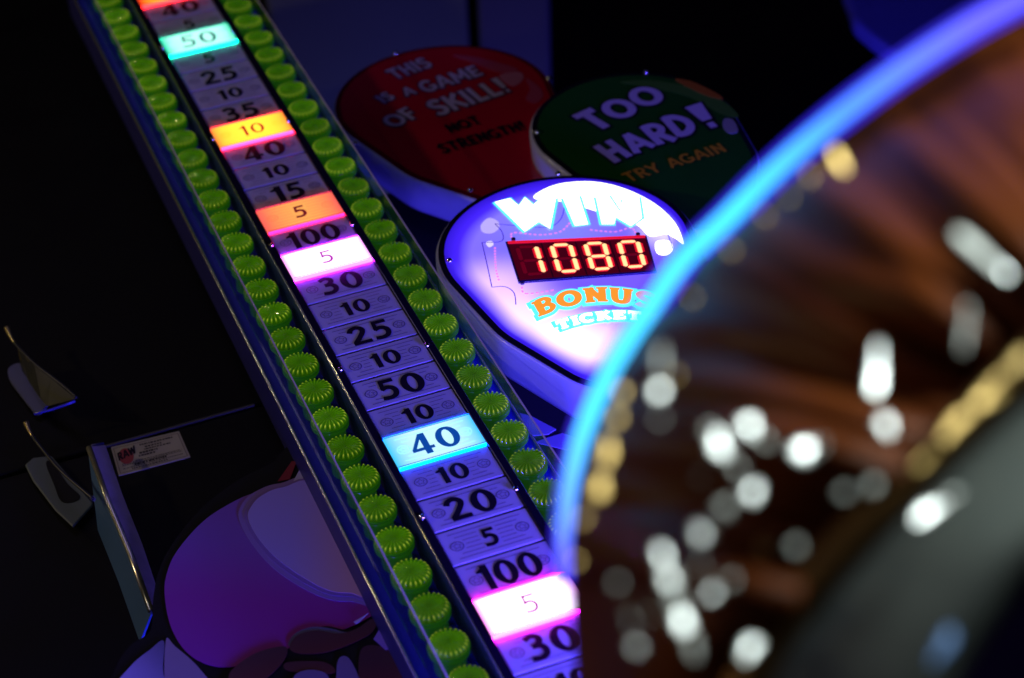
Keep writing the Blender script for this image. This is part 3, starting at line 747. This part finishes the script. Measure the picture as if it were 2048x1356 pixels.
m_face = grad('violet_print', (.36, .28, .85), (.60, .34, .45), (.75, 0, -.3), -.3, 1.2)
m_rim = mat('lilac_print', (.25, .15, .60), .4)
art('mallet_head', [(330, 1195), (334, 1150), (356, 1102), (410, 1042), (474, 1002), (520, 985), (580, 972), (660, 975), (740, 1080), (790, 1200), (756, 1226), (700, 1256), (600, 1290), (520, 1325), (440, 1336), (380, 1312), (344, 1260)], .03, m_purp, org=ray(500, 1150, ZM))
art('face_rim', [(478, 1040), (488, 1006), (516, 984), (560, 970), (640, 972), (760, 1196), (700, 1206), (640, 1196), (560, 1150), (508, 1096)], .045, m_rim)
art('face_groove', [(490, 1042), (499, 1012), (524, 990), (564, 976), (640, 976), (754, 1190), (700, 1197), (644, 1188), (566, 1142), (518, 1094)], .058, mat('violet_groove_print', (.22, .12, .55), .4))
art('mallet_face', [(497, 1042), (506, 1014), (528, 994), (566, 980), (640, 980), (750, 1186), (700, 1191), (648, 1182), (572, 1136), (524, 1090)], .07, m_face, org=ray(600, 1080, ZM))
m_brown = grad('brown_print', (.10, .018, .022), (.055, .014, .03), (.2, 0, 1), -.5, .5)
m_edgeb = mat('steel_violet_print', (.10, .09, .26), .4)
m_lil = grad('pale_lilac_print', (.34, .30, .68), (.10, .09, .22), (.8, 0, .2), -.5, .7)
art('black_swirl', [(470, 1352), (520, 1318), (575, 1302), (598, 1272), (650, 1256), (700, 1262), (750, 1236), (790, 1200), (900, 1260), (900, 1420), (440, 1420)], .045, m_bk)
art('swirl_edge', [(578, 1296), (590, 1272), (625, 1258), (666, 1262), (700, 1268), (745, 1244), (750, 1256), (700, 1282), (620, 1280)], .058, m_edgeb)
art('brown_swirl', [(580, 1300), (596, 1276), (634, 1266), (676, 1272), (712, 1264), (742, 1244), (754, 1250), (742, 1272), (700, 1294), (650, 1310), (600, 1312)], .07, m_brown, org=ray(660, 1290, ZM))
art('brown_swirl', [(460, 1352), (500, 1318), (540, 1302), (574, 1300), (566, 1330), (520, 1370), (470, 1380)], .07, m_brown, org=ray(520, 1340, ZM))
art('brown_patch', [(722, 1306), (770, 1300), (800, 1330), (820, 1400), (730, 1400)], .07, m_brown, org=ray(770, 1350, ZM))
art('brown_patch', [(575, 1330), (640, 1328), (668, 1340), (664, 1352), (600, 1350), (572, 1344)], .07, m_brown, org=ray(620, 1340, ZM))
art('lilac_patch', [(676, 1330), (698, 1322), (722, 1372), (716, 1400), (678, 1400)], .083, mat('dull_lilac_print', (.16, .12, .28), .4))
art('lilac_patch', [(590, 1358), (620, 1346), (655, 1356), (664, 1400), (580, 1400)], .083, MATS['dull_lilac_print'])
art('lilac_patch', [(748, 1284), (760, 1264), (784, 1302), (772, 1306)], .083, MATS['lilac_print'], smooth_=False)
art('white_streak', [(708, 1250), (738, 1232), (730, 1240), (714, 1254)], .083, MATS['lavender_lettering'], smooth_=False)
art('white_corner', [(584, 972), (600, 942), (612, 966)], .05, MATS['lavender_lettering'], smooth_=False)
art('red_patch', [(556, 966), (584, 926), (594, 926), (580, 962)], .05, mat('red_paint_print', (.22, .008, .01), .4), smooth_=False)
art('pale_cuff', [(236, 1380), (262, 1334), (300, 1302), (328, 1284), (326, 1340), (330, 1400)], .03, m_lil, org=ray(290, 1340, ZM))
art('pale_cuff', [(332, 1284), (352, 1296), (400, 1340), (436, 1400), (340, 1400)], .03, mat('grey_lilac_print', (.26, .20, .34), .4), org=ray(370, 1350, ZM))

# ---------------------------------------------------------------- sticker, rail and brackets on the cabinet
ZC = -3.05
m_paper = mat('sticker_paper', (.38, .36, .42), .45, var=.08)
L4 = pts_at([(222, 895), (358, 863), (381, 915), (238, 953)], ZC)
def spl(x, y):
    a, b, c_, d = [Vector(p) for p in L4]; v = d.lerp(c_, x).lerp(a.lerp(b, x), y); return (v.x, v.y)
stk = empty('sticker', (*L4[3], ZC), 'white maker sticker with red disc and small print on the black cabinet', 'sticker')
mb = MB(); prism(mb, [spl(0, 0), spl(1, 0), spl(1, 1), spl(0, 1)], ZC+.004, ZC+.012)
mb.build('paper', m_paper, stk, (*spl(.5, .5), ZC), fix='closed')
mb = MB(); mb.ribbon([spl(.03, .07), spl(.97, .07), spl(.97, .93), spl(.03, .93)], .02, ZC+.0155, True)
mb.build('printed_border', mat('grey_ink', (.18, .16, .19), .5), stk, (*spl(0, 0), ZC))
mb = MB(); mb.poly([(*spl(.17+.105*math.cos(a*math.pi/12), .58+.27*math.sin(a*math.pi/12)), ZC+.017) for a in range(24)])
mb.build('red_disc', mat('red_ink', (.28, .03, .06), .5), stk, (*spl(.17, .58), ZC))
mb = MB(); SW = dict(SANS); SW['W'] = (.95, [S([(.05, 1), (.25, 0)], w1), S([(.25, 0), (.475, .9)], w1), S([(.475, .9), (.7, 0)], w1), S([(.7, 0), (.9, 1)], w1)])
text_mb(mb, 'RAW', SW, .055, .47, .26, ZC+.0195, lambda x, y: spl(x, y+(x-.05)*.5), 1.25, 0, sx=.40, dz=.0006)
mb.build('lettering', m_ink, stk, (*spl(.17, .58), ZC))
mb = MB(); random.seed(3)
for y, x0, x1, th in ((.84, .40, .88, .05), (.74, .46, .70, .045), (.66, .44, .82, .04), (.57, .36, .62, .06), (.48, .34, .58, .05), (.34, .08, .93, .02), (.29, .08, .93, .02), (.24, .25, .70, .055), (.18, .08, .93, .02), (.12, .2, .7, .035)):
    x = x0
    while x < x1:
        wv = random.uniform(.012, .04); mb.ribbon([spl(x, y), spl(min(x1, x+wv), y)], th*1.0, ZC+.0165); x += wv+random.uniform(.006, .016)
mb.build('small_print', m_ink, stk, (*spl(.6, .5), ZC))

m_steel = mat('brushed_steel', (.62, .55, .42), .38, .35, var=.3, scale=40)
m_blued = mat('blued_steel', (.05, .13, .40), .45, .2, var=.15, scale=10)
rail = empty('steel_rail', (*ray(300, 1285, -2.6), -3.0), 'polished steel channel rail leaning down beside the sticker', 'rail')
# C-channel: bright front lip, darker face and blue-grey side
def strip3(mb, A, B, th=.05):
    """thick sheet between two 3D edge polylines"""
    A = [Vector(a) for a in A]; B = [Vector(b) for b in B]
    n_ = (B[0]-A[0]).cross(A[-1]-A[0]).normalized()*th/2
    mb.rings([[tuple(a+n_) for a in (A[k], B[k])]+[tuple(a-n_) for a in (B[k], A[k])] for k in range(len(A))], True, True)
def p3(px, py, z): return (*ray(px, py, z), z)
mb = MB(); strip3(mb, [p3(178, 895, -2.3), p3(216, 1000, -2.3), p3(262, 1110, -2.3), p3(302, 1222, -2.3)], [p3(210, 891, -2.6), p3(244, 990, -2.6), p3(284, 1090, -2.6), p3(314, 1180, -2.6)])
mb.build('rail_face', m_steel, rail, p3(250, 1050, -2.5), fix='closed', bevel=.015)
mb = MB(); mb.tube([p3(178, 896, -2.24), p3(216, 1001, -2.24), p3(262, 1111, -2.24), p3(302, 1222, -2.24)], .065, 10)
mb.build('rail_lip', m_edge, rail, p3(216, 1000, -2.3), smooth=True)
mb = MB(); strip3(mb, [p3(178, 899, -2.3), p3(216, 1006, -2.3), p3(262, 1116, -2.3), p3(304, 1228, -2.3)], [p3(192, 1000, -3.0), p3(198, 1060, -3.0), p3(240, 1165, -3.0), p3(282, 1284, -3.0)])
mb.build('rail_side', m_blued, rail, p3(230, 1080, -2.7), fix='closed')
mb = MB(); mb.tube([p3(184, 893, -2.5), p3(206, 889, -2.6)], .05, 8)
mb.build('rail_cap', m_bluebox, rail, p3(195, 891, -2.6), smooth=True)

m_brass = mat('warm_steel', (.62, .50, .24), .3, 1.0, var=.15, scale=30)
m_dsteel = mat('dark_steel', (.025, .028, .028), .4, .3, var=.2, scale=20)
m_bgrey = mat('blue_grey_paint', (.10, .11, .24), .5, var=.2, scale=12)
def bracket(label, dx, dy, paint, edge_px, foot=True):
    g = empty('bracket', p3(90+dx, 830+dy, -3.0), label, 'bracket', 'bent metal brackets left of the sticker')
    E = [(x+dx, y+dy) for x, y in edge_px]
    front = [p3(x, y, -2.2) for x, y in E]
    cur = [tuple(p) for p in catmull([Vector(p) for p in front], 5)]
    rad = [.035+.03*math.exp(-((k/len(cur))/.12)**2) for k in range(len(cur))]
    h_ = len(cur)//4
    mb = MB(); mb.tube(cur[:h_+1], rad[:h_+1], 10); mb.build('curled_tip', m_brass, g, cur[0], smooth=True)
    mb = MB(); mb.tube(cur[h_:], rad[h_:], 10); mb.build('rolled_edge', m_dsteel, g, cur[h_], smooth=True)
    return g, E
g1, E = bracket('upper bent bracket with brass coloured edge and violet painted foot', 0, 0, m_bgrey, [(14, 656), (24, 678), (40, 698), (70, 728), (104, 754), (132, 776), (153, 796)])
mb = MB(); strip3(mb, [p3(36, 692, -2.25), p3(70, 730, -2.25), p3(104, 756, -2.25), p3(152, 797, -2.25)], [p3(42, 730, -2.7), p3(60, 765, -2.7), p3(84, 800, -2.7), p3(96, 812, -2.7)], .03)
mb.build('bracket_web', m_dsteel, g1, p3(90, 770, -2.5), fix='closed')
mb = MB(); strip3(mb, [p3(35, 690, -2.24), p3(56, 716, -2.24), p3(80, 738, -2.24)], [p3(40, 718, -2.5), p3(58, 734, -2.45), p3(80, 742, -2.3)], .02)
mb.build('bracket_flange', m_brass, g1, p3(55, 715, -2.4), fix='closed')
mb = MB(); P = [(p.x, p.y) for p in catmull([Vector((*q, 0)) for q in pts_at([(16, 742), (24, 732), (40, 728), (46, 745), (70, 775), (96, 802), (88, 818), (72, 826), (40, 788), (20, 760)], -2.9)], 4, True)]
prism(mb, P, -2.95, -2.88); mb.build('bracket_foot', m_bgrey, g1, (*P[0], -2.9), fix='closed')
mb = MB(); mb.tube([p3(68, 828, -2.4), p3(100, 820, -2.4), p3(130, 810, -2.4), p3(150, 802, -2.3)], .03, 8)
mb.build('lower_lip', m_bluebox, g1, p3(100, 818, -2.4), smooth=True)
g2, E = bracket('lower bent bracket with thin steel edge and grey-blue slotted foot', 0, 0, m_bgrey, [(52, 846), (62, 868), (86, 900), (120, 940), (156, 972), (187, 998)])
mb = MB()
P = pts_at([(50, 930), (66, 916), (104, 912), (186, 1006), (184, 1012), (146, 1054), (110, 1020), (66, 962)], -2.9)
prism(mb, P, -2.95, -2.88); mb.build('bracket_foot', mat('teal_grey_paint', (.09, .12, .17), .5, var=.2, scale=12), g2, (*P[0], -2.9), fix='closed', bevel=.04)
mb = MB(); P = [(p.x, p.y) for p in catmull([Vector((*q, 0)) for q in pts_at([(92, 928), (104, 924), (134, 966), (160, 992), (146, 1004), (122, 1002), (108, 970)], -2.87)], 4, True)]
prism(mb, P, -2.876, -2.868); mb.build('slot', m_bk, g2, (*P[0], -2.87), fix='closed')
mb = MB(); mb.tube([p3(183, 994, -2.2), p3(189, 1000, -2.3)], .05, 8); mb.build('bright_corner', m_edge, g2, p3(186, 996, -2.2), smooth=True)

# ---------------------------------------------------------------- foreground: neon tube and amber dome
def tubemat(name, colr, s, transp=0.):
    m = bpy.data.materials.new(name); m.use_nodes = True; nt = m.node_tree; n = nt.nodes; L = nt.links
    for q in list(n): n.remove(q)
    out = n.new('ShaderNodeOutputMaterial'); e = n.new('ShaderNodeEmission'); e.inputs[1].default_value = s
    tc = n.new('ShaderNodeTexCoord'); nz = n.new('ShaderNodeTexNoise'); nz.inputs['Scale'].default_value = 9; L.new(tc.outputs['Object'], nz.inputs['Vector'])
    mx = n.new('ShaderNodeMix'); mx.data_type = 'RGBA'; mx.inputs[6].default_value = (*[c_*.8 for c_ in colr], 1); mx.inputs[7].default_value = (*[c_*1.2 for c_ in colr], 1)
    L.new(nz.outputs['Fac'], mx.inputs[0]); L.new(mx.outputs[2], e.inputs[0])
    if transp:
        t_ = n.new('ShaderNodeBsdfTransparent'); ms = n.new('ShaderNodeMixShader'); ms.inputs[0].default_value = 1-transp
        L.new(t_.outputs[0], ms.inputs[1]); L.new(e.outputs[0], ms.inputs[2]); L.new(ms.outputs[0], out.inputs[0])
    else: L.new(e.outputs[0], out.inputs[0])
    return m
NP = [(2150, -62), (2050, -8), (1940, 52), (1826, 124), (1738, 186), (1640, 262), (1546, 344), (1450, 440), (1362, 524), (1292, 626), (1236, 712), (1192, 800), (1162, 880), (1144, 960), (1134, 1040), (1130, 1100), (1130, 1150)]
def nd(k): return 20.0+3.0*k/(len(NP)-1)
nc = catmull([at(*p, nd(k)) for k, p in enumerate(NP)], 6)
neon = empty('neon_tube', tuple(at(1130, 1100, 23)), 'curved glowing blue neon tube running out of focus along the dome edge', 'neon tube')
N_ = len(nc); rad = [.168-.018*(k/N_) for k in range(N_)]
def tube_glow(name, stops, s_, transp=0.):
    m = tubemat(name, (1, 1, 1), s_, transp); nt = m.node_tree; n = nt.nodes; L = nt.links
    a = n.new('ShaderNodeAttribute'); a.attribute_name = 'rim'; r = n.new('ShaderNodeValToRGB')
    while len(r.color_ramp.elements) < len(stops): r.color_ramp.elements.new(.5)
    for e, (p, c) in zip(r.color_ramp.elements, stops): e.position = p
    for e, (p, c) in zip(r.color_ramp.elements, stops): e.color = (*c, 1)
    L.new(a.outputs['Fac'], r.inputs[0]); e = [q for q in n if q.type == 'EMISSION'][0]; L.new(r.outputs[0], e.inputs[0]); return m
def attr_tube(name, R_, k, m):
    mb = MB(); mb.tube(nc, R_, k)
    return mb.build(name, m, neon, tuple(nc[N_//2]), smooth=True, attr=[(q//k)/(N_-1) for q in range(len(mb.v))])
attr_tube('core', [r*.60 for r in rad], 16, tube_glow('cyan_neon', [(0, (.10, .08, 1)), (.12, (.13, .13, 1)), (.28, (.07, .30, 1)), (.42, (.05, .75, 1)), (.70, (.06, .78, 1)), (.84, (.12, .42, 1)), (.93, (.13, .16, 1)), (1, (.03, .03, .8))], 2.2))
attr_tube('sleeve', rad, 20, tube_glow('blue_neon_sleeve', [(0, (.05, .04, .8)), (.3, (.045, .03, 1)), (.8, (.06, .03, 1)), (1, (.03, .02, .7))], 1.6, .62))

dome = empty('amber_dome', tuple(at(1500, 1300, 18)), 'out of focus dark amber pleated dome with gold edge and added silver glint facets', 'lamp shade')
m_amber = mat('amber_shell', (.115, .025, .004), .48, .0, var=.8, scale=4, spec=.14)
m_gold = mat('gold_bead_glint', (.75, .50, .18), .46, .9, var=.1)
m_golde = mat('gold_edge', (.22, .11, .035), .45, .85, var=.1)
m_plate = mat('grey_green_plate', (.16, .18, .165), .6, var=.1, scale=8)
m_chip = mat('silver_glint', (1, 1, 1), .36, 1.0, var=.03)
m_gold2 = mat('dim_gold_bead_glint', (.30, .20, .07), .5, .9, var=.1)  # darker copy of the gold for the dimmer glints
m_chip2 = mat('dim_silver_glint', (.26, .26, .25), .5, 1.0, var=.05)  # weaker glints put into a darker copy of the silver
EA = [(2300, -120), (2140, -10), (1985, 66), (1862, 138), (1768, 206), (1678, 280), (1582, 362), (1488, 456), (1396, 546), (1322, 642), (1265, 728), (1222, 812), (1192, 892), (1172, 968), (1160, 1050), (1156, 1120), (1160, 1240), (1172, 1440)]
EB = [(2330, 470), (2290, 510), (2240, 560), (2190, 610), (2140, 655), (2090, 700), (2040, 745), (1990, 792), (1940, 840), (1890, 890), (1840, 940), (1790, 990), (1735, 1045), (1680, 1105), (1620, 1170), (1570, 1235), (1520, 1310), (1470, 1420)]
rowsF, rowsB = [], []
cA = catmull([Vector((*p, 0)) for p in EA], 12); cB = catmull([Vector((*p, 0)) for p in EB], 12)
for k, (a, b) in enumerate(zip(cA, cB)):
    row = []; ph = k/12*2*math.pi*1.15
    for j in range(25):
        s = j/24; px, py = a.x*(1-s)+b.x*s, a.y*(1-s)+b.y*s
        d = 21.8-4.8*s-1.6*math.sin(math.pi*s)
        d += 1.1*mnoise.noise(Vector((k/26, 1.1*s+k/60, 3.3)))+.34*mnoise.noise(Vector((k/8+s*1.2, 1.6*s, 7.7)))+.05*mnoise.noise(Vector((k/3+s*2, 4*s, 1.7)))
        row.append(tuple(at(px, py, d)))
    rowsF.append(row)
mb = MB(); mb.grid(rowsF)
sh = mb.build('shell', m_amber, dome, tuple(at(1500, 900, 18)), smooth=True)
so = sh.modifiers.new('thick', 'SOLIDIFY'); so.thickness = .004; so.offset = -1
# gold trim along the lower right edge, and the grey plate beyond it
gb = [at(p[0], p[1], 16.6) for p in EB]
gc = catmull(gb, 5)
mb = MB(); mb.tube(gc, .16, 12); mb.build('gold_trim', m_golde, dome, tuple(gc[20]), smooth=True)
EP = [(2700, 850), (2640, 880), (2580, 910), (2520, 940), (2460, 970), (2400, 990), (2340, 1010), (2280, 1035), (2220, 1055), (2160, 1080), (2105, 1110), (2060, 1140), (2020, 1180), (1985, 1225), (1945, 1280), (1905, 1340), (1865, 1410), (1830, 1500)]
cP = catmull([Vector((*p, 0)) for p in EP], 4); cB4 = catmull([Vector((*p, 0)) for p in EB], 4)
rows = []
for a, b in zip(cB4, cP):
    rows.append([tuple(at(a.x*(1-s)+b.x*s, a.y*(1-s)+b.y*s, 16.8-.8*s+(.25*max(0, s-.85)/.15))) for s in [j/12 for j in range(13)]])
mb = MB(); mb.grid(rows); pl_ = mb.build('base_plate', m_plate, dome, tuple(at(1800, 1200, 16.5)), smooth=True)
so = pl_.modifiers.new('thick', 'SOLIDIFY'); so.thickness = .006; so.offset = -1
# foil glints, added as little oval mirrors tipped towards an unseen lamp
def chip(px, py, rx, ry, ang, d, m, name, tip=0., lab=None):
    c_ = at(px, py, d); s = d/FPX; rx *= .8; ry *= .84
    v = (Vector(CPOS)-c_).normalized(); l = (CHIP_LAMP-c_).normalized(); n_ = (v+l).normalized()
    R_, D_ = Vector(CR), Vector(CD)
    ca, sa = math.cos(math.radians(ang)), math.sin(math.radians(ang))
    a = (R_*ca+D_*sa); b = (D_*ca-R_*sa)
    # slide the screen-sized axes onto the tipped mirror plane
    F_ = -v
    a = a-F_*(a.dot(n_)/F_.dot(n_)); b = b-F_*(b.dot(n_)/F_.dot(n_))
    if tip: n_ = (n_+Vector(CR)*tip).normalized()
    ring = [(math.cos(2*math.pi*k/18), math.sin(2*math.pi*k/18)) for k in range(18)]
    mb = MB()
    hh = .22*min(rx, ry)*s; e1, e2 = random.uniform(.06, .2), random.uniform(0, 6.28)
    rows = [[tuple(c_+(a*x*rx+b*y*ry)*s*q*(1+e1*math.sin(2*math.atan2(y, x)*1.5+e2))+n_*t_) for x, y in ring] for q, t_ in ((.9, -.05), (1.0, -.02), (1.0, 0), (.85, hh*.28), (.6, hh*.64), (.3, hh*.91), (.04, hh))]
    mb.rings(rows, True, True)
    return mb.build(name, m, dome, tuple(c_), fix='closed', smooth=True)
m_chip3 = mat('bright_glint', (1, 1, 1), .30, 1.0, var=.03)
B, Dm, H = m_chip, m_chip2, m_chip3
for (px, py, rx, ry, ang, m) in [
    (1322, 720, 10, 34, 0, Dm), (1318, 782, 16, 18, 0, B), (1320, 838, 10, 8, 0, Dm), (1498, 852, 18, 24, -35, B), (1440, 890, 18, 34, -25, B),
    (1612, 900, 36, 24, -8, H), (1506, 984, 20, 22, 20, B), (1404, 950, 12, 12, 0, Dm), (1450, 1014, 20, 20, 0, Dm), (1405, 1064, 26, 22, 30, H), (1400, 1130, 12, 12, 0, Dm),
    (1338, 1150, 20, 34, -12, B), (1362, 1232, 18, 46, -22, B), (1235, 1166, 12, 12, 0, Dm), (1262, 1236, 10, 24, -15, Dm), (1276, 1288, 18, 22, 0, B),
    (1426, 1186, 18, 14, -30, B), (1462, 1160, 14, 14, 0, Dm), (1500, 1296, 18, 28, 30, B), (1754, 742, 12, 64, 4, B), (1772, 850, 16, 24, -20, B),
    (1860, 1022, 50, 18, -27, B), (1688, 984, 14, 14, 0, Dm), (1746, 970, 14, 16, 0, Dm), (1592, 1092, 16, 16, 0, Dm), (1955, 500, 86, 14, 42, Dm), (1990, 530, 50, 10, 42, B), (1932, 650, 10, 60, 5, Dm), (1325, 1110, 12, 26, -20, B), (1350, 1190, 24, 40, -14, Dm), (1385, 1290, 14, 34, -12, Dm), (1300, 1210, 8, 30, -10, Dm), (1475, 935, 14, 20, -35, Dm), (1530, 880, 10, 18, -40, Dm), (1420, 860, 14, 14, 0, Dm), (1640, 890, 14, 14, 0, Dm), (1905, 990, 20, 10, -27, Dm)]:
    chip(px, py, rx, ry, ang, 16.1, m, 'silver_glint')
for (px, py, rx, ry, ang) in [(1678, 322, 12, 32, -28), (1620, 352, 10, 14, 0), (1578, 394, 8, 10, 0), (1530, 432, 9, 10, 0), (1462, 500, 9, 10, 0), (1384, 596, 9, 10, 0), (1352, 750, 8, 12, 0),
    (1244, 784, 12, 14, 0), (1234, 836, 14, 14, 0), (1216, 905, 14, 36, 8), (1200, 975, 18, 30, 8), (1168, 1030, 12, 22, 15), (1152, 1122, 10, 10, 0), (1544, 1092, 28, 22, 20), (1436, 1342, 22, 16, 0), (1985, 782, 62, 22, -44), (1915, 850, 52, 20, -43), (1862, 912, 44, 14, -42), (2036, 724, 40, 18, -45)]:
    chip(px, py, rx, ry, ang, 16.1 if px > 1800 else 17.2, m_gold if (py > 760 or py < 330) else m_gold2, 'gold_bead_glint')  # those along the trim are added for its bright gold highlight
m_bglint = mat('blue_glint', (.03, .09, .24), .5, .3)  # blue lamp's reflection put into a coloured piece
chip(1888, 1290, 18, 50, 30, 15.8, m_bglint, 'blue_glint')
